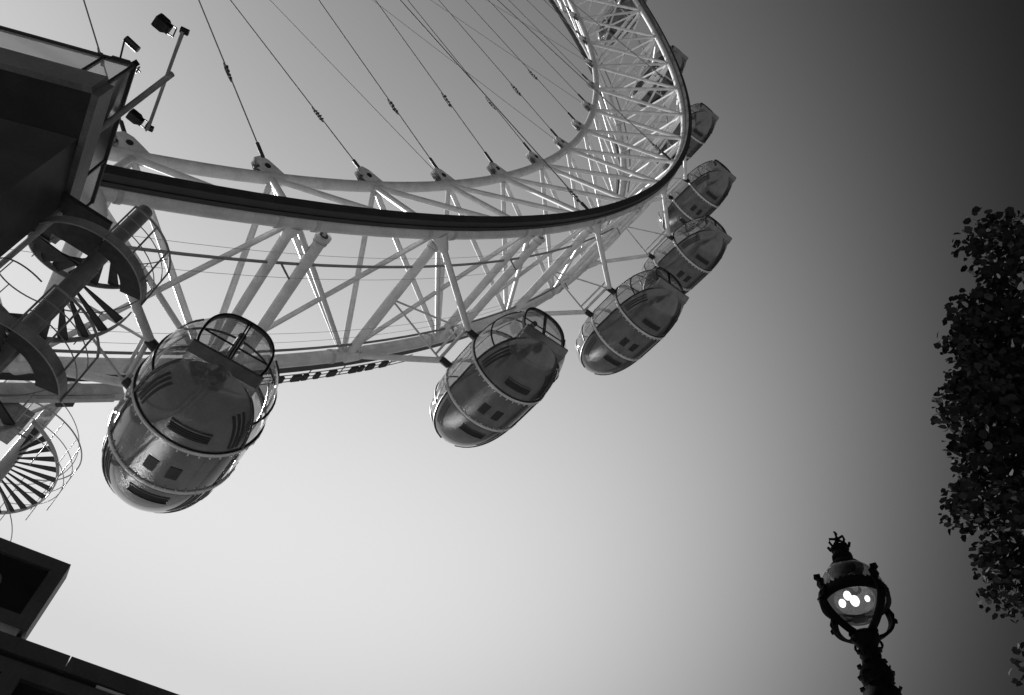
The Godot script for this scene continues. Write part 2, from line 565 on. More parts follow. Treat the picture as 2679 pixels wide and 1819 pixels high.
func capsule_master() -> Node3D:
	var c := Node3D.new()
	var end := 3.6 * pow(1.0 - pow(CUT / 1.73, 2.0), 1.0 / 3.0) - 0.004     # where the hull closes
	var door := 3.02
	# hull panels with open seams
	put(c, "hull_panel", hull_piece(ZM + 0.06, end, -1, 1, 26, 40), M.hull)
	put(c, "hull_panel", hull_piece(-end, -ZM - 0.06, -1, 1, 26, 40), M.hull)
	for a in [[-1.0, -0.362], [-0.358, 0.498], [0.502, 1.0]]:
		put(c, "hull_panel", hull_piece(-ZM + 0.06, ZM - 0.06, a[0], a[1], 8, 20), M.hull)
	# inner skin behind the seams
	var st := mb()
	grid(st, func(u, v):
		var z := lerpf(-3.15, 3.15, u)
		return on_hull(z, lerpf(-0.99, 0.99, v) * cap_edge(z), -0.05), 20, 24)
	put(c, "inner_skin", done(st), M.dark)
	# glass
	st = mb()
	for s in [[-3.59, -ZM], [-ZM, ZM], [ZM, door]]:
		grid(st, func(u, v):
			var z: float = lerpf(s[0], s[1], u)
			var e: float = cap_edge(z) if z > -end else 0.0
			return on_hull(z, lerpf(e, TAU - e, v)), 16, 40)
	put(c, "glass_shell", done(st), M.pane)
	# floor
	st = mb()
	grid(st, func(u, v):
		var z := lerpf(-end + 0.02, end - 0.02, u)
		var r := cap_r(z) - 0.02
		var x := sqrt(maxf(0.0, r * r - CUT * CUT))
		return Vector3(lerpf(-x, x, v), CUT - 0.03, z), 24, 2)
	put(c, "cabin_floor", done(st), M.floor)
	# oval bench
	st = mb()
	var bp := PackedVector2Array([Vector2(0, 0.0), Vector2(0.38, 0.0), Vector2(0.44, 0.1), Vector2(0.44, 0.32), Vector2(0.38, 0.39), Vector2(0, 0.39)])
	lathe(st, bp, 20)
	put(c, "bench", done(st), M.seat, Transform3D(Basis.IDENTITY.scaled(Vector3(1, 1, 2.4)), Vector3(0, CUT - 0.02, 0)))
	# inner grab rails and ceiling duct, seen through the glass
	st = mb()
	for side in [-1.0, 1.0]:
		var pts := []
		for i in 21:
			var z := lerpf(-2.6, 2.6, i / 20.0)
			pts.append(Vector3(side * sqrt(maxf(0.01, pow(cap_r(z) - 0.2, 2.0) - 0.01)), 0.05, z))
		path_tube(st, pts, 0.022, 6)
	put(c, "grab_rail", done(st), M.ring)
	st = mb()
	var duct := []
	for i in 15:
		duct.append(Vector3(0, cap_r(lerpf(-2.4, 2.4, i / 14.0)) - 0.16, lerpf(-2.4, 2.4, i / 14.0)))
	path_tube(st, duct, 0.11, 10)
	put(c, "ceiling_duct", done(st), M.seat)
	# mounting rings with their gaskets and clips
	for s in [1.0, -1.0]:
		st = mb()
		var fr := []
		for i in 65:
			var a := TAU * i / 64.0
			var o := Vector3(sin(a), -cos(a), 0)
			fr.append(Transform3D(Basis(o, Vector3(0, 0, 1), o.cross(Vector3(0, 0, 1))), o * cap_r(ZM) + Vector3(0, 0, ZM * s)))
		sweep(st, PackedVector2Array([Vector2(-0.03, -0.06), Vector2(0.03, -0.06), Vector2(0.055, -0.035), Vector2(0.055, 0.035), Vector2(0.03, 0.06), Vector2(-0.03, 0.06)]), fr, false, false)
		var ring := put(c, "mounting_ring", done(st), M.ring)
		st = mb()
		sweep(st, rect(-0.03, 0.035, s * 0.062, s * 0.095), fr, false, false)
		put(ring, "gasket", done(st), M.black)
		st = mb()
		for i in 40:
			var a := TAU * (i + 0.5) / 40.0
			var o := Vector3(sin(a), -cos(a), 0)
			var t := Vector3(cos(a), sin(a), 0)
			var f := Transform3D(Basis(o, Vector3(0, 0, 1), o.cross(Vector3(0, 0, 1))), o * (cap_r(ZM) + 0.03) + Vector3(0, 0, (ZM - 0.08) * s))
			sweep(st, rect(-0.03, 0.035, -0.045, 0.05), [f.translated(t * -0.015), f.translated(t * 0.015)], false)
		var clips := put(ring, "clip", done(st), M.ring)
		clips.set_meta("kind", "stuff")
	# window frames: lower edge on both sides, ribs over the top
	for side in [-1.0, 1.0]:
		st = mb()
		var pts := []
		for i in 41:
			var z := lerpf(-end + 0.05, door, i / 40.0)
			pts.append(on_hull(z, side * cap_edge(z), 0.008))
		path_tube(st, pts, 0.042, 6)
		put(c, "lower_window_frame", done(st), M.black)
		st = mb()
		pts = []
		for i in 31:
			var z := lerpf(-3.0, door, i / 30.0)
			pts.append(on_hull(z, side * 1.98, 0.006))
		path_tube(st, pts, 0.03, 6)
		put(c, "upper_window_frame", done(st), M.black)
	for z in [-2.75, -1.9, 1.95]:
		st = mb()
		var e: float = cap_edge(z)
		var pts := []
		for i in 33:
			pts.append(on_hull(z, lerpf(e, TAU - e, i / 32.0), 0.006))
		path_tube(st, pts, 0.034, 6)
		put(c, "window_rib", done(st), M.black)
	# doorway: arched frame, two leaves with a post each, and the sill in front
	var arch := []
	for i in 41:
		var a := lerpf(-0.62, PI + 0.62, i / 40.0)
		var p := Vector2(signf(cos(a)) * pow(absf(cos(a)), 0.8) * 0.92, 0.1 + signf(sin(a)) * pow(absf(sin(a)), 0.8) * 1.05)
		if p.y < -0.68:
			p = Vector2(signf(p.x) * 0.86, -0.68)
		arch.append(p)
	var fr2 := []
	for i in 41:
		var d: Vector2 = (arch[mini(i + 1, 40)] - arch[maxi(i - 1, 0)]).normalized()
		var o := Vector3(d.y, -d.x, 0)
		fr2.append(Transform3D(Basis(o, Vector3(0, 0, 1), o.cross(Vector3(0, 0, 1))), Vector3(arch[i].x, arch[i].y, door)))
	st = mb()
	sweep(st, rect(-0.045, 0.015, -0.02, 0.11), fr2, false)
	put(c, "door_frame", done(st), M.black)
	# glass collar between the round shell and the door frame
	st = mb()
	grid(st, func(u, v):
		var p: Vector2 = arch[int(round(v * 40))]
		var e: float = atan2(p.x, -p.y)
		var q := on_hull(2.7, e)
		return Vector3(p.x, p.y, door).lerp(q, u), 2, 40)
	put(c, "door_collar", done(st), M.pane)
	for side in [-1.0, 1.0]:
		st = mb()
		for i in 20:
			var p: Vector2 = arch[i]
			var q: Vector2 = arch[i + 1]
			quad(st, Vector3(0.015 * side, p.y, door + 0.06), Vector3(absf(p.x) * side, p.y, door + 0.06), Vector3(absf(q.x) * side, q.y, door + 0.06), Vector3(0.015 * side, q.y, door + 0.06))
		var leaf := put(c, "door_leaf", done(st), M.pane)
		put(leaf, "door_post", UNIT_BOX, M.black, Transform3D(Basis.from_scale(Vector3(0.04, 1.82, 0.06)), Vector3(0.034 * side, 0.23, door + 0.07)))
		put(leaf, "door_rail", UNIT_BOX, M.black, Transform3D(Basis.from_scale(Vector3(0.78, 0.03, 0.04)), Vector3(0.46 * side, 0.1, door + 0.07)))
	st = mb()
	var prof := PackedVector2Array([Vector2(2.5, -0.66), Vector2(3.38, -0.66), Vector2(3.43, -0.69), Vector2(3.42, -0.75), Vector2(3.18, -0.92), Vector2(2.5, -0.92)])
	var sf := []
	for x in [-0.93, -0.9, 0.9, 0.93]:
		var k := 0.97 if absf(x) > 0.91 else 1.0
		sf.append(Transform3D(Basis(Vector3(0, 0, 1) * k, Vector3(0, 1, 0) * k, Vector3(1, 0, 0)), Vector3(x, -0.02 * (1.0 - k) * 30.0, 2.8 * (1.0 - k))))
	sweep(st, prof, sf, false)
	put(c, "door_sill", done(st), M.hull)
	# vents and hatches, let into the hull; the slots run level
	for s in [1.0, -1.0]:
		for side in [-1.0, 1.0]:
			for j in 3:
				var y0 := -1.05 - 0.085 * j
				st = mb()
				st.set_smooth_group(0)
				grid(st, func(u, v):
					var z: float = s * lerpf(1.16, 2.42 - 0.05 * j, u)
					var r := cap_r(z) + 0.01
					var y: float = y0 - 0.05 * v
					return Vector3(side * sqrt(maxf(0.0, r * r - y * y)), y, z), 14, 1)
				put(c, "vent_slot", done(st), M.vent)
		st = mb()
		patch(st, s * 1.34, s * 1.62, -0.22, 0.40, 0.02, 4, 8)
		var hatch := put(c, "vent_hatch", done(st), M.vent)
		st = mb()
		patch(st, s * 1.625, s * 1.66, -0.235, 0.415, 0.05, 2, 8)
		patch(st, s * 1.315, s * 1.335, -0.235, 0.415, 0.028, 2, 8)
		patch(st, s * 1.336, s * 1.624, -0.236, -0.222, 0.03, 4, 1)
		patch(st, s * 1.336, s * 1.624, 0.402, 0.416, 0.03, 4, 1)
		put(hatch, "hatch_lip", done(st), M.hull)
		for j in 3:
			st = mb()
			patch(st, s * (1.39 + 0.075 * j), s * (1.405 + 0.075 * j), -0.21, 0.39, 0.032, 1, 8)
			put(hatch, "louvre", done(st), M.dark)
	for side in [-0.13, 0.22]:
		st = mb()
		patch(st, -0.38, 0.12, side - 0.09, side + 0.09, 0.015)
		var vent := put(c, "vent_grille", done(st), M.vent)
		for j in 3:
			st = mb()
			patch(st, -0.36, 0.10, side - 0.055 + 0.05 * j, side - 0.047 + 0.05 * j, 0.021, 4, 1)
			put(vent, "slat", done(st), M.dark)
	return c

func build_capsules() -> void:
	var master := capsule_master()
	var labels := [
		"largest, nearest glass capsule with dark hatch slot and arched door, at lower left of rim",
		"second nearest glass capsule, hanging clear below the rim with its sill facing right",
		"third glass capsule from the left, just past the lower bend of the rail",
		"fourth glass capsule, its underside partly covering the one above it",
		"fifth capsule up the rim, just right of where the rail turns upwards",
		"sixth capsule up the rim, half hidden behind the dark rail",
		"seventh capsule, small dark shape poking out right of the rail",
		"uppermost capsule in view, a dark sliver right of the rail at the top edge",
	]
	for i in labels.size():
		var c: Node3D = master.duplicate() if i < labels.size() - 1 else master
		c.name = numbered("observation_capsule")
		add_child(c)
		c.position = P(CAP_R, i + CAP_DK, 0)
		c.set_meta("label", labels[i])
		c.set_meta("category", "capsule")
		c.set_meta("group", "capsules around the rim")
		# bearing blocks that hold the rings to the arms
		for s in [1.0, -1.0]:
			var m: Vector3 = P(RM, i, ZM * s) - c.position
			var d := Vector3(m.x, m.y, 0).normalized()
			put(c, "bearing_block", UNIT_ROD, M.black, along(d * (cap_r(ZM) + 0.01) + Vector3(0, 0, ZM * s), m + d * 0.1, 0.15))

# ------------------------------------------------------------------ near restraint tower
func build_near_tower() -> void:
	var t := thing("restraint_tower", "dark boxy tower top with a railed platform at the upper left", "tower", Vector3(35, 0, 6.5))
	var off := Vector3(-35, 0, -6.5)
	var plan := PackedVector2Array([Vector2(36.107, 8.843), Vector2(36.36, 5.3), Vector2(30.0, 5.3), Vector2(30.0, 6.37)])
	var shifted := func(pl: PackedVector2Array) -> PackedVector2Array:
		var o := PackedVector2Array()
		for p in pl:
			o.append(p - Vector2(35, 6.5))
		return o
	var st := mb()
	prism(st, shifted.call(plan), 14.6, 14.72)
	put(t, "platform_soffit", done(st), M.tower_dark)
	# fascia beams round the platform, in one piece per side
	var walls := [[0, 1], [3, 0], [2, 3], [1, 2]]
	for wv in walls:
		var a: Vector2 = plan[wv[0]]
		var b: Vector2 = plan[wv[1]]
		var d := (b - a).normalized()
		var n := Vector2(-d.y, d.x) * -1.0
		st = mb()
		prism(st, shifted.call(PackedVector2Array([a, b, b - n * 0.12 , a - n * 0.12])), 14.56, 15.12)
		put(t, "fascia", done(st), M.tower)
	st = mb()
	prism(st, shifted.call(plan), 14.9, 14.98)
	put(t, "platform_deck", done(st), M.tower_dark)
	# shaft
	st = mb()
	prism(st, shifted.call(PackedVector2Array([Vector2(36.148, 7.814), Vector2(36.34, 6.30), Vector2(32.4, 4.75), Vector2(32.0, 6.13)])), 0.0, 14.6)
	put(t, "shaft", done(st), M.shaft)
	# corner post of the shaft towards the stair
	rod(t, "corner_post", Vector3(36.40, 0, 6.22), Vector3(36.40, 14.6, 6.22), 0.05, M.white2)
	# balustrade: front run (four panels) and side run (three panels)
	var front_a := Vector3(36.09, 15.12, 8.80)
	var front_b := Vector3(30.0, 15.12, 6.36)
	var side_b := Vector3(36.35, 15.12, 5.35)
	var up := Vector3(0, 1.05, 0)
	var fd := (front_b - front_a).normalized()
	var cuts := [0.0, 0.56, 2.6, 4.6, 6.5]
	for i in 4:
		var a: Vector3 = front_a + fd * (cuts[i] + 0.05)
		var b: Vector3 = front_a + fd * (cuts[i + 1] - 0.05)
		st = mb()
		thin_panel(st, a + off + Vector3(0, 0.1, 0), b + off + Vector3(0, 0.1, 0), 0.9, 0.02)
		put(t, "balustrade_panel", done(st), M.panel_clear if i == 0 else M.panel_frost)
	for cst in cuts:
		var p: Vector3 = front_a + fd * cst
		bar(t, "balustrade_post", p - Vector3(0, 0.12, 0), p + up, 0.07, 0.05, M.tower_dark)
	var sd := (side_b - front_a).normalized()
	for i in 3:
		var a: Vector3 = front_a + sd * (0.06 + 1.14 * i)
		var b: Vector3 = front_a + sd * (1.14 * (i + 1) - 0.04)
		st = mb()
		thin_panel(st, a + off + Vector3(0, 0.1, 0), b + off + Vector3(0, 0.1, 0), 0.9, 0.02)
		put(t, "balustrade_panel", done(st), M.panel_dark)
		bar(t, "balustrade_post", b + sd * 0.05 - Vector3(0, 0.1, 0), b + sd * 0.05 + up, 0.06, 0.06, M.tower_dark)
	bar(t, "top_rail", front_a + up, front_b + up, 0.09, 0.06, M.tower_dark)
	bar(t, "top_rail", front_a + up, side_b + up, 0.09, 0.06, M.tower_dark)
	var po := Vector3(-0.372, 0, 0.928) * 0.09
	bar(t, "bottom_rail", front_a + po + Vector3(0, -0.03, 0), front_b + po + Vector3(0, -0.03, 0), 0.06, 0.06, M.white2)
	bar(t, "bottom_rail", front_a + Vector3(0.06, -0.05, 0), side_b + Vector3(0.06, -0.05, 0), 0.045, 0.045, M.white)
	# twin floodlights on a T arm
	var f := thing("floodlight_mast", "slanting pole with two square floodlights on a crossbar above the tower", "floodlight", Vector3(36.12, 15.0, 7.5), "")
	rod(f, "arm", Vector3(36.12, 15.0, 7.5), Vector3(36.52, 17.12, 8.55), 0.06, M.stair, true)
	rod(f, "crossbar", Vector3(36.41, 17.0, 9.55), Vector3(36.56, 17.0, 7.15), 0.035, M.stair)
	rod(f, "crossbar", Vector3(36.41, 17.1, 9.55), Vector3(36.56, 16.92, 7.15), 0.018, M.stair)
	for e in [[Vector3(36.41, 17.0, 9.55), Vector3(36.05, 17.0, 9.43), 0.23], [Vector3(36.55, 17.0, 7.18), Vector3(36.27, 17.0, 7.24), 0.19]]:
		var b: Vector3 = e[0]
		var h: Vector3 = e[1]
		var s: float = e[2]
		var head := put(f, "lamp_head", floodlight_mesh(s), M.black, Transform3D(Basis(Vector3.UP, 0.15), h - f.position))
		head.set_meta("label", "square black floodlight")
		for dy in [-0.5, 0.5]:
			var y := Vector3(0, 0, dy * s * 0.9)
			rod(f, "yoke", h + y, h + y + Vector3(0.24, 0, 0), 0.012, M.black)
		rod(f, "yoke", h + Vector3(0.24, 0, -0.45 * s), h + Vector3(0.24, 0, 0.45 * s), 0.014, M.black)
		bar(f, "ballast", b + Vector3(-0.06, 0.02, 0.0), b + Vector3(0.1, 0.04, 0.02), 0.1, 0.09, M.black)
	# small spotlight and camera on the platform corner
	var sp := thing("spotlight", "small black cylindrical spotlight on a bent stalk on the platform corner", "spotlight", Vector3(35.83, 16.17, 8.72))
	rod(sp, "stalk", Vector3(35.83, 16.17, 8.72), Vector3(35.62, 16.72, 8.74), 0.018, M.black)
	rod(sp, "stalk", Vector3(35.62, 16.72, 8.74), Vector3(35.57, 16.86, 8.75), 0.018, M.black)
	var hd := put(sp, "lamp_head", UNIT_TUBE, M.black, along(Vector3(35.57, 16.88, 8.78) - sp.position, Vector3(35.86, 16.84, 8.74) - sp.position, 0.07))
	hd.name = "lamp_head"
	bar(sp, "base_plate", Vector3(35.68, 16.19, 8.67), Vector3(36.0, 16.19, 8.79), 0.06, 0.07, M.black)
	var cm := thing("security_camera", "tiny dark camera bracket sticking out at the tower corner", "camera", Vector3(36.03, 16.2, 8.76))
	block(cm, "camera_body", Vector3(36.05, 16.27, 8.76), Vector3(0.11, 0.1, 0.16), M.black, 0.5)
	rod(cm, "bracket", Vector3(36.08, 16.25, 8.74), Vector3(36.17, 16.38, 8.63), 0.014, M.black)
	rod(cm, "bracket", Vector3(36.12, 16.42, 8.70), Vector3(36.13, 16.30, 8.60), 0.012, M.black)
	rod(cm, "bracket", Vector3(36.15, 16.42, 8.58), Vector3(36.12, 16.33, 8.72), 0.012, M.black)

func thin_panel(st: SurfaceTool, a: Vector3, b: Vector3, h: float, th: float) -> void:
	var n := (b - a).cross(Vector3.UP).normalized() * th * 0.5
	var u := Vector3(0, h, 0)
	st.set_smooth_group(4294967295)
	quad(st, a + n, b + n, b + n + u, a + n + u)
	quad(st, a - n, b - n, b - n + u, a - n + u)
	quad(st, a + n + u, b + n + u, b - n + u, a - n + u)
	quad(st, a + n, b + n, b - n, a - n)
	quad(st, a + n, a - n, a - n + u, a + n + u)
	quad(st, b + n, b - n, b - n + u, b + n + u)

func floodlight_mesh(s: float) -> ArrayMesh:
	# housing that tapers to the back, with cooling fins
	var st := mb()
	var f := []
	for e in [[-0.10, 0.72], [-0.04, 0.98], [0.12, 1.0], [0.16, 0.94]]:
		f.append(Transform3D(Basis(Vector3(0, 1, 0) * e[1], Vector3(0, 0, 1) * e[1], Vector3(1, 0, 0)), Vector3(-e[0], 0, 0)))
	sweep(st, rect(-s * 0.5, s * 0.5, -s * 0.5, s * 0.5), f, false)
	for i in 5:
		var y := lerpf(-0.3, 0.3, i / 4.0) * s
		sweep(st, rect(y - 0.006, y + 0.006, -s * 0.35, s * 0.35), [Transform3D(Basis(Vector3(0, 1, 0), Vector3(0, 0, 1), Vector3(1, 0, 0)), Vector3(0.09, 0, 0)), Transform3D(Basis(Vector3(0, 1, 0), Vector3(0, 0, 1), Vector3(1, 0, 0)), Vector3(0.15, 0, 0))], false)
	return done(st)

# ------------------------------------------------------------------ spiral stairs
# a0, a1 in degrees (0 = +x, 90 = +z), seen from above
func sector_mesh(r0: float, r1: float, a0: float, a1: float, y0: float, y1: float) -> ArrayMesh:
	var st := mb()
	var n := maxi(3, int(absf(a1 - a0) / 7.0))
	var plan := PackedVector2Array()
	for i in n + 1:
		var a := deg_to_rad(lerpf(a0, a1, float(i) / n))
		plan.append(Vector2(cos(a), sin(a)) * r1)
	for i in n + 1:
		var a := deg_to_rad(lerpf(a1, a0, float(i) / n))
		plan.append(Vector2(cos(a), sin(a)) * r0)
	prism(st, plan, y0, y1)
	return done(st)

func curved_band(r: float, a0: float, a1: float, y0: float, y1: float, rise: float, th := 0.012) -> ArrayMesh:
	# a plate bent round the stair, climbing by rise from a0 to a1
	var st := mb()
	var fr := []
	var n := maxi(4, int(absf(a1 - a0) / 6.0))
	for i in n + 1:
		var t := float(i) / n
		var a := deg_to_rad(lerpf(a0, a1, t))
		var o := Vector3(cos(a), 0, sin(a))
		fr.append(Transform3D(Basis(o, Vector3.UP, o.cross(Vector3.UP)), o * r + Vector3(0, rise * t, 0)))
	sweep(st, rect(-th, th, y0, y1), fr, false)
	return done(st)

func arc_rail(r: float, a0: float, a1: float, y: float, rise: float, th: float) -> ArrayMesh:
	var st := mb()
	var pts := []
	var n := maxi(6, int(absf(a1 - a0) / 6.0))
	for i in n + 1:
		var t := float(i) / n
		var a := deg_to_rad(lerpf(a0, a1, t))
		pts.append(Vector3(cos(a) * r, y + rise * t, sin(a) * r))
	path_tube(st, pts, th, 6)
	return done(st)

func at_angle(r: float, deg: float, y: float) -> Vector3:
	return Vector3(cos(deg_to_rad(deg)) * r, y, sin(deg_to_rad(deg)) * r)

func landing(s: Node3D, r: float, a0: float, a1: float, y: float, rail_h: float, deep: float, posts: int, metal: Material) -> void:
	var plate := put(s, "landing", sector_mesh(r * 0.62, r, a0, a1, y, y + 0.05), M.tread)
	put(plate, "landing_edge", curved_band(r, a0, a1 + 60.0, y - deep * 0.7, y + 0.12, 0.0, 0.015), metal)
	put(s, "handrail", arc_rail(r + 0.02, a0, a1, y + rail_h, 0.0, 0.026), M.stair)
	for h in [0.36, 0.68]:
		put(s, "mid_rail", arc_rail(r + 0.02, a0, a1, y + rail_h * h, 0.0, 0.011), M.stair)
	for i in posts:
		var a := lerpf(a0, a1, float(i) / (posts - 1))
		put(s, "baluster", UNIT_ROD, M.stair, along(at_angle(r + 0.03, a, y - 0.12), at_angle(r + 0.03, a, y + rail_h), 0.018))

func flight(s: Node3D, r: float, a0: float, a1: float, y0: float, y1: float, n: int, metal: Material, rail_h: float) -> void:
	# n wedge treads from (a0, y0) to (a1, y1), with an outer string plate and rails
	var da := (a1 - a0) / n
	var mesh := sector_mesh(0.14, r - 0.03, 0.0, da * 0.62, -0.02, 0.02)
	for i in n:
		var a := a0 + da * i
		var y := lerpf(y0, y1, (i + 0.5) / n)
		put(s, "tread", mesh, M.tread, Transform3D(Basis(Vector3.UP, -deg_to_rad(a)), Vector3(0, y, 0)))
	put(s, "outer_string", curved_band(r, a0, a1, y0 - 0.07, y0 + 0.07, y1 - y0, 0.014), metal)
	put(s, "handrail", arc_rail(r + 0.02, a0, a1, y0 + rail_h, y1 - y0, 0.014), metal)
	for i in range(2, n, 5):
		var t := float(i) / n
		var a := lerpf(a0, a1, t)
		var y := lerpf(y0, y1, t)
		put(s, "baluster", UNIT_ROD, M.stair, along(at_angle(r + 0.03, a, y - 0.12), at_angle(r + 0.03, a, y + rail_h), 0.01))

func build_stair_near() -> void:
	var s := thing("spiral_staircase", "dark spiral staircase with curved landings beside the upper left tower", "staircase", Vector3(37.38, 0, 5.95))
	var st := mb()
	lathe(st, PackedVector2Array([Vector2(0, 0), Vector2(0.16, 0), Vector2(0.16, 16.1), Vector2(0, 16.1)]), 20)
	put(s, "column", done(st), M.stair)
	landing(s, 1.15, 8, 85, 13.55, 1.1, 0.14, 4, M.stair)
	landing(s, 1.15, 8, 85, 10.75, 1.1, 0.14, 4, M.stair)
	flight(s, 1.08, 95, 350, 10.9, 13.45, 15, M.stair, 0.95)
	flight(s, 1.08, 170, 320, 13.6, 15.0, 8, M.stair, 0.95)
	flight(s, 1.08, 95, 320, 8.1, 10.65, 13, M.stair, 0.95)
	for i in 4:
		flight(s, 1.08, 75 - 235 * (i + 1), 75 - 235 * i, 6.1 - 2.0 * i, 8.1 - 2.0 * i, 10, M.stair, 0.95)
	# bridge from the stair to the tower
	block(s, "bridge_deck", Vector3(36.75, 14.45, 6.15), Vector3(1.0, 0.1, 1.0), M.tread, 0.05)
	rod(s, "drain_pipe", Vector3(37.62, 0, 6.35), Vector3(37.62, 13.4, 6.35), 0.035, M.stair)

func build_far_tower() -> void:
	var t := thing("guide_tower", "pale restraint frame with rollers behind the far chord at the left edge", "tower", Vector3(36.0, 0, -7.0))
	for x in [33.5, 30.5]:
		rod(t, "leg", Vector3(x, -4.0, -8.2), Vector3(x, 20.5, -5.6), 0.22, M.white2, true)
	var st := mb()
	sweep(st, rect(-0.2, 0.25, -0.18, 0.18), ring_frames(RO + 0.1, -W - 1.25, -0.9, 0.13), false)
	put(t, "guide_beam", done(st), M.white2, Transform3D(Basis.IDENTITY, -t.position))
	st = mb()
	sweep(st, rect(-0.06, 0.06, -0.1, 0.1), ring_frames(RO + 0.5, -W - 1.1, -0.9, 0.1), false)
	put(t, "guide_beam", done(st), M.white2, Transform3D(Basis.IDENTITY, -t.position))
	for kb in [-0.33, -0.16, -0.015]:
		var c := P(RO + 0.3, kb, -W - 1.35)
		var th: float = PH + kb * STEP
		var b := Basis(Vector3(cos(th), sin(th), 0), Vector3(-sin(th), cos(th), 0), Vector3(0, 0, 1))
		put(t, "roller_box", UNIT_BOX, M.dark, Transform3D(b.scaled_local(Vector3(0.5, 0.35, 0.4)), c - t.position))
		rod(t, "strut", c, c + Vector3(-1.2, -1.0, -1.4), 0.06, M.white2)
	rod(t, "tie", P(RO + 0.3, 0.1, -W - 1.2), Vector3(33.5, 20.0, -5.7), 0.06, M.white2)
	# second stair, on the river side
	var s := thing("spiral_staircase", "pale spiral staircase with caged railing at the left edge, below the far chord", "staircase", Vector3(36.74, 0, -6.3))
	st = mb()
	lathe(st, PackedVector2Array([Vector2(0, -4), Vector2(0.2, -4), Vector2(0.2, 20.3), Vector2(0, 20.3)]), 18)
	put(s, "column", done(st), M.white2)
	flight(s, 1.5, -130, 90, 16.1, 18.0, 16, M.white2, 1.2)
	flight(s, 1.5, -340, -130, 13.8, 16.1, 14, M.white2, 1.2)
	flight(s, 1.5, -550, -340, 11.2, 13.8, 14, M.white2, 1.2)
	for h in [17.2, 17.7, 18.25]:
		put(s, "cage_rail", arc_rail(1.72, -75, 100, h, 0.25, 0.014 if h < 18.0 else 0.024), M.white2)
	for i in 6:
		var a := -75.0 + 35.0 * i
		put(s, "baluster", UNIT_ROD, M.white2, along(at_angle(1.72, a, 16.6), at_angle(1.72, a, 18.25 + 0.05 * i), 0.014))
	block(s, "cabinet", Vector3(35.9, 18.1, -5.4), Vector3(1.3, 0.8, 0.9), M.stair, 0.2)
	# light frame beside it
	var g := thing("glazed_screen", "thin pale framed screen with two mullions at the left edge", "screen", Vector3(36.0, 18.05, -5.8))
	for e in [[Vector3(35.2, 18.05, -5.8), Vector3(35.2, 20.0, -5.8)], [Vector3(36.1, 18.05, -5.8), Vector3(36.1, 20.0, -5.8)], [Vector3(36.95, 18.05, -5.8), Vector3(36.95, 20.0, -5.8)], [Vector3(35.2, 20.0, -5.8), Vector3(36.95, 20.0, -5.8)], [Vector3(35.2, 18.1, -5.8), Vector3(36.95, 18.1, -5.8)]]:
		bar(g, "frame_bar", e[0], e[1], 0.05, 0.05, M.white2)
	st = mb()
	thin_panel(st, Vector3(-0.75, 0.1, 0), Vector3(0.92, 0.1, 0), 1.8, 0.015)
	put(g, "pane", done(st), M.panel_clear)

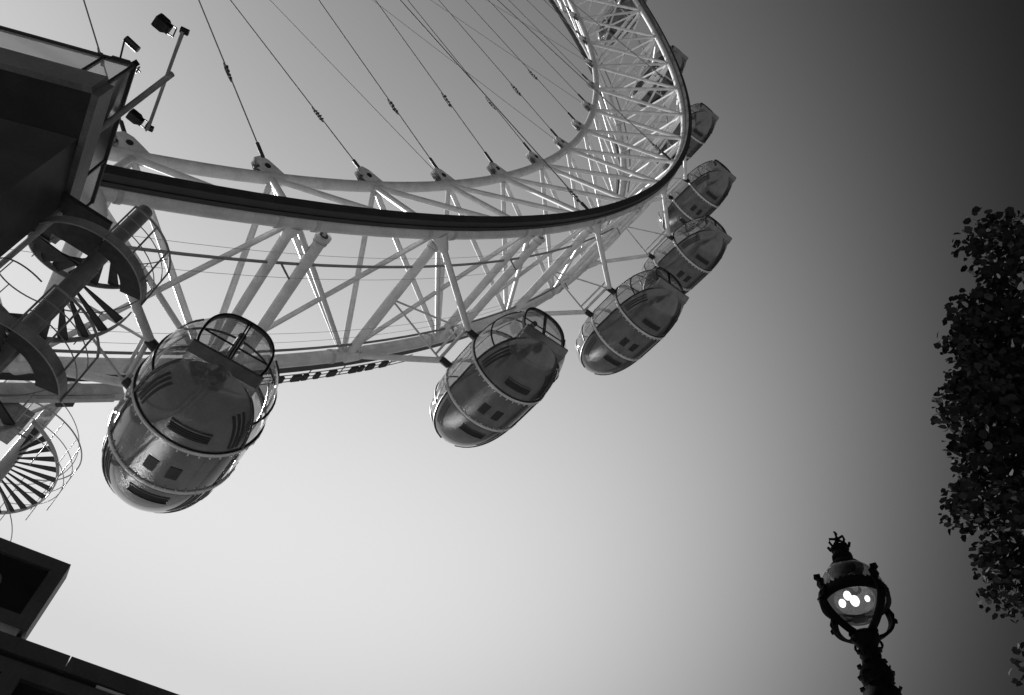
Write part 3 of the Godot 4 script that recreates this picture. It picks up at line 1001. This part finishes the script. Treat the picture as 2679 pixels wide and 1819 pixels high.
# ------------------------------------------------------------------ sign and kiosk
func build_sign_and_kiosk() -> void:
	var turn := deg_to_rad(-6.5)
	var ex := Vector3(cos(turn), 0, -sin(turn))       # along the fronts, to the right
	var ez := Vector3(sin(turn), 0, cos(turn))        # towards the walk
	var k := thing("kiosk", "black framed kiosk roof edge with dark panels at the lower left corner", "kiosk", Vector3(40.1, 0, 8.75))
	# front of the kiosk: frame bars round recessed panels; local x to the right of its upper left reference
	var at := func(x: float, y: float, z: float) -> Vector3: return Vector3(40.1, 0, 8.75) + ex * x + ez * z + Vector3(0, y, 0)
	var bx := func(p: Node3D, called: String, x0: float, x1: float, y0: float, y1: float, z0: float, z1: float, m: Material) -> MeshInstance3D:
		var c: Vector3 = at.call((x0 + x1) * 0.5, (y0 + y1) * 0.5, (z0 + z1) * 0.5)
		return put(p, called, UNIT_BOX, m, Transform3D(Basis(Vector3.UP, turn).scaled_local(Vector3(x1 - x0, y1 - y0, z1 - z0)), c - p.position))
	for i in 6:
		bx.call(k, "roof_edge", -3.2 + 1.235 * i, -3.2 + 1.235 * (i + 1) - 0.012, 5.66, 5.82, -2.6, 0.0, M.kiosk)
	bx.call(k, "shadow_gap", -3.2, 4.2, 5.60, 5.66, -2.6, -0.06, M.black)
	bx.call(k, "frame_rail", -3.2, 4.2, 5.46, 5.60, -0.12, 0.0, M.kiosk)
	bx.call(k, "light_trim", 0.86, 4.2, 5.615, 5.645, -0.058, -0.02, M.trim)
	for x in [-2.9, -1.4, 0.1, 1.6, 3.1]:
		bx.call(k, "mullion", x - 0.09, x + 0.09, 4.0, 5.46, -0.12, 0.0, M.kiosk)
	for x in [-2.15, -0.65, 0.85, 2.35]:
		bx.call(k, "dark_panel", x - 0.66, x + 0.66, 4.0, 5.46, -0.2, -0.1, M.kiosk_panel)
	bx.call(k, "body", -3.15, 4.15, 0.0, 5.60, -2.55, -0.22, M.kiosk_panel)
	bx.call(k, "lower_front", -3.15, 4.15, 0.0, 4.0, -0.2, 0.0, M.kiosk)
	# sign box on the roof
	var s := thing("sign_box", "dark square sign box with raised frame standing on the kiosk roof", "sign", Vector3(39.2, 5.84, 8.75))
	bx.call(s, "frame_bar", -1.75, 0.0, 6.60, 6.74, -0.3, 0.0, M.kiosk)
	bx.call(s, "frame_bar", -1.75, 0.0, 5.90, 6.04, -0.3, 0.0, M.kiosk)
	bx.call(s, "frame_bar", -0.15, 0.0, 6.04, 6.60, -0.3, 0.0, M.kiosk)
	bx.call(s, "frame_bar", -1.75, -1.6, 6.04, 6.60, -0.3, 0.0, M.kiosk)
	bx.call(s, "panel", -1.6, -0.15, 6.04, 6.60, -0.28, -0.05, M.kiosk_panel)
	for x in [-1.5, -0.06]:
		bx.call(s, "foot", x - 0.02, x + 0.02, 5.82, 5.90, -0.2, -0.1, M.black)
	var st := mb()
	var pts := []
	for i in 25:
		var a := TAU * i / 24.0
		pts.append(Vector3(cos(a) * 0.11, sin(a) * 0.11, 0))
	path_tube(st, pts, 0.014, 6)
	put(s, "emblem_ring", done(st), M.tower, Transform3D(Basis(Vector3.UP, turn), at.call(-0.62, 6.29, -0.05) - s.position))

# ------------------------------------------------------------------ street lamp
func build_street_lamp() -> void:
	var base := Vector3(43.99, 0, 15.52)
	var l := thing("street_lamp", "ornate black iron lamp with a lit glass globe and crown finial", "street lamp", base)
	var gy := 4.74       # centre of the globe
	var gr := 0.185
	var st := mb()
	lathe(st, PackedVector2Array([Vector2(0, 0), Vector2(0.34, 0), Vector2(0.34, 0.5), Vector2(0.28, 0.62), Vector2(0.2, 0.9), Vector2(0.16, 1.4), Vector2(0.13, 2.4), Vector2(0.11, 3.2), Vector2(0.11, 3.6), Vector2(0.16, 3.7), Vector2(0.165, 3.8), Vector2(0.14, 3.9), Vector2(0.085, 3.97), Vector2(0.07, 4.0), Vector2(0.1, 4.05), Vector2(0.095, 4.1), Vector2(0.068, 4.14), Vector2(0.088, 4.19), Vector2(0.085, 4.22), Vector2(0.058, 4.27), Vector2(0.05, 4.32), Vector2(0.048, 4.37), Vector2(0.075, 4.42), Vector2(0.075, 4.45), Vector2(0.0, 4.46)]), 20)
	put(l, "post", done(st), M.iron)
	# cast leaves round the top of the post
	var leaf := cast_leaf()
	for ring in [[4.03, 0.082, 7, 0.9], [4.1, 0.08, 7, 0.8], [4.18, 0.07, 7, 0.8], [4.24, 0.06, 6, 0.8], [4.33, 0.042, 5, 0.8], [3.86, 0.12, 9, 1.0], [3.74, 0.14, 9, 0.9], [4.42, 0.055, 5, 0.8]]:
		for i in ring[2]:
			var a: float = TAU * (i + 3.7 * ring[0]) / ring[2]
			put(l, "leaf_ornament", leaf, M.iron, Transform3D(Basis(Vector3.UP, -a).scaled_local(Vector3(0.42, 0.9, 1.5) * ring[3]), at_angle(ring[1], rad_to_deg(a), ring[0])))
	# globe
	st = mb()
	var gp := PackedVector2Array()
	for i in 21:
		var a := lerpf(-PI / 2 + 0.25, PI / 2 - 0.35, i / 20.0)
		gp.append(Vector2(cos(a) * gr, gy + sin(a) * gr * 1.04))
	lathe(st, gp, 32)
	put(l, "globe", done(st), M.globe)
	# belt with teeth
	st = mb()
	lathe(st, PackedVector2Array([Vector2(gr - 0.012, gy - 0.085), Vector2(gr + 0.012, gy - 0.082), Vector2(gr + 0.016, gy - 0.03), Vector2(gr - 0.002, gy - 0.026)]), 32)
	st.set_smooth_group(4294967295)
	for i in 40:
		var a := 360.0 * i / 40.0
		var p := at_angle(gr + 0.012, a - 3.2, gy - 0.029)
		var q := at_angle(gr + 0.012, a + 3.2, gy - 0.029)
		var tip := at_angle(gr + 0.01, a, gy - 0.01)
		for v in [p, q, tip]:
			st.add_vertex(v)
		for v in [p + Vector3(0, 0, 0.006), q + Vector3(0, 0, 0.006), tip]:
			st.add_vertex(v)
	put(l, "belt", done(st), M.iron)
	# four straps from the belt down to the collar, with a leaf at each head
	for i in 4:
		var a := 17.0 + 90.0 * i
		var o := at_angle(1.0, a, 0.0)
		var cv := Curve2D.new()
		for pt in [[0.196, -0.02], [0.222, -0.08], [0.222, -0.14], [0.185, -0.205], [0.12, -0.262], [0.055, -0.295]]:
			cv.add_point(Vector2(pt[0], pt[1]))
		for i2 in range(1, 5):
			var tg := (cv.get_point_position(i2 + 1) - cv.get_point_position(i2 - 1)) * 0.2
			cv.set_point_in(i2, -tg)
			cv.set_point_out(i2, tg)
		var fr := []
		for j in 17:
			var c0 := cv.sample_baked(cv.get_baked_length() * j / 16.0, true)
			var c1 := cv.sample_baked(minf(cv.get_baked_length(), cv.get_baked_length() * j / 16.0 + 0.01), true)
			if j == 16:
				c1 = c0 + (c0 - cv.sample_baked(cv.get_baked_length() - 0.01, true))
			var td := (c1 - c0).normalized()
			var tan := o * td.x + Vector3(0, td.y, 0)
			var nrm := o * -td.y + Vector3(0, td.x, 0)
			fr.append(Transform3D(Basis(nrm, tan.cross(nrm), tan), o * c0.x + Vector3(0, gy + c0.y, 0)))
		st = mb()
		sweep(st, rect(-0.009, 0.009, -0.02, 0.02), fr, false)
		var strap := put(l, "strap", done(st), M.iron)
		put(strap, "leaf_ornament", leaf, M.iron, Transform3D(Basis(Vector3.UP, -deg_to_rad(a)).scaled_local(Vector3(0.5, 1.3, 1.2)), at_angle(gr + 0.02, a, gy + 0.01)))
		put(strap, "leaf_ornament", leaf, M.iron, Transform3D(Basis(Vector3.UP, -deg_to_rad(a)).scaled_local(Vector3(0.45, -1.2, 0.9)), at_angle(gr + 0.04, a, gy - 0.1)))
		put(strap, "scroll", arc_scroll(), M.iron, Transform3D(Basis(Vector3.UP, -deg_to_rad(a)), Vector3(0, gy - 0.315, 0)))
	# hood, crown and spike
	st = mb()
	lathe(st, PackedVector2Array([Vector2(0.10, gy + 0.156), Vector2(0.105, gy + 0.168), Vector2(0.09, gy + 0.188), Vector2(0.065, gy + 0.205), Vector2(0.05, gy + 0.225), Vector2(0.048, gy + 0.245), Vector2(0.062, gy + 0.25), Vector2(0.06, gy + 0.268), Vector2(0.045, gy + 0.275), Vector2(0.045, gy + 0.31), Vector2(0.055, gy + 0.315), Vector2(0.055, gy + 0.33), Vector2(0.0, gy + 0.335)]), 24)
	put(l, "hood", done(st), M.iron)
	st = mb()
	for i in 4:
		var a := 20.0 + 90.0 * i
		path_tube(st, [at_angle(0.048, a, gy + 0.33), at_angle(0.064, a, gy + 0.355), at_angle(0.055, a, gy + 0.385), at_angle(0.02, a, gy + 0.395), at_angle(0.0, a, gy + 0.385)], 0.008, 6)
		path_tube(st, [at_angle(0.055, a + 45, gy + 0.325), at_angle(0.066, a + 45, gy + 0.355)], 0.009, 6)
	lathe(st, PackedVector2Array([Vector2(0.0, gy + 0.38), Vector2(0.016, gy + 0.39), Vector2(0.018, gy + 0.405), Vector2(0.007, gy + 0.42), Vector2(0.008, gy + 0.45), Vector2(0.0, gy + 0.47)]), 10)
	path_tube(st, [Vector3(-0.016, gy + 0.452, 0), Vector3(0.016, gy + 0.452, 0)], 0.005, 5)
	put(l, "crown", done(st), M.iron)
	# lit bulbs
	var em := StandardMaterial3D.new()
	em.albedo_color = Color(0.9, 0.9, 0.9)
	em.emission_enabled = true
	em.emission = Color(1, 1, 1)
	em.emission_energy_multiplier = 2.0
	var sph := SphereMesh.new()
	sph.radius = 1.0
	sph.height = 2.0
	sph.radial_segments = 12
	sph.rings = 8
	for e in [[Vector3(0.0, -0.005, 0.0), 0.026], [Vector3(-0.03, 0.028, -0.02), 0.022], [Vector3(0.062, 0.018, 0.046), 0.015], [Vector3(-0.064, -0.03, -0.045), 0.02]]:
		put(l, "bulb", sph, em, Transform3D(Basis.from_scale(Vector3(e[1], e[1] * 1.35, e[1])), Vector3(0, gy - 0.055, 0) + e[0]))
	# frosted inner bowl round the bulbs
	st = mb()
	var bowl := PackedVector2Array()
	for i in 15:
		var a := lerpf(-PI / 2 + 0.02, PI / 2 - 0.5, i / 14.0)
		bowl.append(Vector2(cos(a) * 0.115, gy - 0.05 + sin(a) * 0.07))
	lathe(st, bowl, 24)
	put(l, "frosted_bowl", done(st), glass(0.5, 0.16, 0.7))
	var lamp := OmniLight3D.new()
	lamp.name = "lamp_glow"
	lamp.light_energy = 0.008
	lamp.light_size = 0.03
	lamp.omni_range = 12.0
	lamp.omni_attenuation = 2.0
	lamp.shadow_enabled = true
	lamp.position = Vector3(0, gy - 0.06, 0)
	l.add_child(lamp)

func cast_leaf() -> ArrayMesh:
	# a curled acanthus leaf standing out from the post; x outwards, y up
	var st := mb()
	st.set_smooth_group(0)
	var out := [[0.0, 0.02], [0.3, 0.032], [0.5, 0.018], [0.72, 0.026], [1.0, 0.004]]
	for side in [-1.0, 1.0]:
		for i in out.size() - 1:
			var p := func(t: float, w: float) -> Vector3: return Vector3(0.012 + 0.075 * t * t, -0.03 + 0.085 * t - 0.03 * t * t * t, w * side)
			quad(st, p.call(out[i][0], 0.0) + Vector3(0.006, 0, 0), p.call(out[i + 1][0], 0.0) + Vector3(0.006, 0, 0), p.call(out[i + 1][0], out[i + 1][1]), p.call(out[i][0], out[i][1]))
			quad(st, p.call(out[i][0], 0.0) - Vector3(0.004, 0, 0), p.call(out[i + 1][0], 0.0) - Vector3(0.004, 0, 0), p.call(out[i + 1][0], out[i + 1][1]), p.call(out[i][0], out[i][1]))
	return done(st)

func arc_scroll() -> ArrayMesh:
	var st := mb()
	var pts := []
	for i in 13:
		var t := i / 12.0
		var a := lerpf(-1.6, 3.4, t)
		var r := lerpf(0.034, 0.014, t)
		pts.append(Vector3(0.075 + cos(a) * r, sin(a) * r, 0))
	path_tube(st, pts, 0.008, 6)
	return done(st)

# ------------------------------------------------------------------ tree
func build_tree() -> void:
	var base := Vector3(51.9, 0, 18.6)
	var t := thing("plane_tree", "dark leafy tree crown in silhouette along the right edge", "tree", base)
	var st := mb()
	var limbs := [
		[[Vector3(0, 0, 0), 0.34], [Vector3(0.05, 2.5, 0.03), 0.27], [Vector3(-0.05, 5.5, -0.05), 0.23], [Vector3(0.0, 8.5, 0.1), 0.17], [Vector3(0.1, 11.5, 0.0), 0.09], [Vector3(0.0, 13.6, 0.1), 0.03]],
	]
	for i in 14:
		var a := i * 2.4
		var y := 4.6 + i * 0.45
		var reach := 3.6 + 0.6 * sin(i * 1.7)
		var d := Vector3(cos(a), 0, sin(a))
		limbs.append([[Vector3(0, y, 0), 0.09], [d * reach * 0.4 + Vector3(0, y + 0.5, 0), 0.06], [d * reach * 0.75 + Vector3(0.1, y + 0.9, 0), 0.035], [d * reach * 1.0 + Vector3(0, y + 1.0, 0.1), 0.012]])
	for lb in limbs:
		var fr := []
		for i in lb.size():
			var p: Vector3 = lb[i][0]
			var d: Vector3 = (lb[mini(i + 1, lb.size() - 1)][0] - lb[maxi(i - 1, 0)][0]).normalized()
			var up := Vector3.UP if absf(d.y) < 0.9 else Vector3.RIGHT
			var x := up.cross(d).normalized()
			fr.append(Transform3D(Basis(x * lb[i][1], d.cross(x).normalized() * lb[i][1], d), p))
		sweep(st, circle(1.0, 9), fr, true)
	put(t, "trunk", done(st), M.bark)
	# leaves in clumps through the crown, one mesh
	var leaf := leaf_outline()
	var centre := Vector3(0.03, 9.42, 0.03)
	var ext := Vector3(5.18, 5.3, 5.18)
	var vs := PackedVector3Array()
	var ns := PackedVector3Array()
	var cs := PackedColorArray()
	var n_leaves := 0
	for i in 4500:
		var d0 := Vector3(rng.randfn(), rng.randfn(), rng.randfn()).normalized()
		var rad := lerpf(0.55, 1.0, sqrt(rng.randf()))
		var at: Vector3 = centre + d0 * ext * rad * (0.965 + 0.02 * sin(d0.x * 7.0 + d0.y * 5.0) + 0.04 * sin(d0.z * 17.0 - d0.y * 13.0))
		var size := rng.randf_range(0.18, 0.4)
		for j in int(270.0 * size):
			var p := at + Vector3(rng.randfn(), rng.randfn() * 0.8, rng.randfn()).limit_length(1.9) * 0.5 * size
			var b := Basis(Vector3.UP, rng.randf() * TAU) * Basis(Vector3.RIGHT, rng.randfn() * 0.75) * Basis(Vector3.FORWARD, rng.randfn() * 0.4)
			var s := rng.randf_range(0.4, 1.0)
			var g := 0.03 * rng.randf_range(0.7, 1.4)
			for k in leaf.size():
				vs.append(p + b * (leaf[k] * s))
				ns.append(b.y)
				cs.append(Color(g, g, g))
			n_leaves += 1
	var arr := []
	arr.resize(Mesh.ARRAY_MAX)
	arr[Mesh.ARRAY_VERTEX] = vs
	arr[Mesh.ARRAY_NORMAL] = ns
	arr[Mesh.ARRAY_COLOR] = cs
	var am := ArrayMesh.new()
	am.add_surface_from_arrays(Mesh.PRIMITIVE_TRIANGLES, arr)
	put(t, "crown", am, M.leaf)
	print("leaves ", n_leaves)

func leaf_outline() -> PackedVector3Array:
	# four triangles of a broad leaf with blunt shoulders, slightly cupped, about 13 cm long
	var r := [Vector3(0, 0.0, -0.055), Vector3(0.056, 0.01, -0.022), Vector3(0.046, 0.012, 0.036), Vector3(0.004, -0.008, 0.078), Vector3(-0.05, 0.011, 0.03), Vector3(-0.053, 0.009, -0.026)]
	var o := PackedVector3Array()
	for tri in [[0, 1, 5], [1, 2, 5], [2, 4, 5], [2, 3, 4]]:
		for k in tri:
			o.append(r[k])
	return o
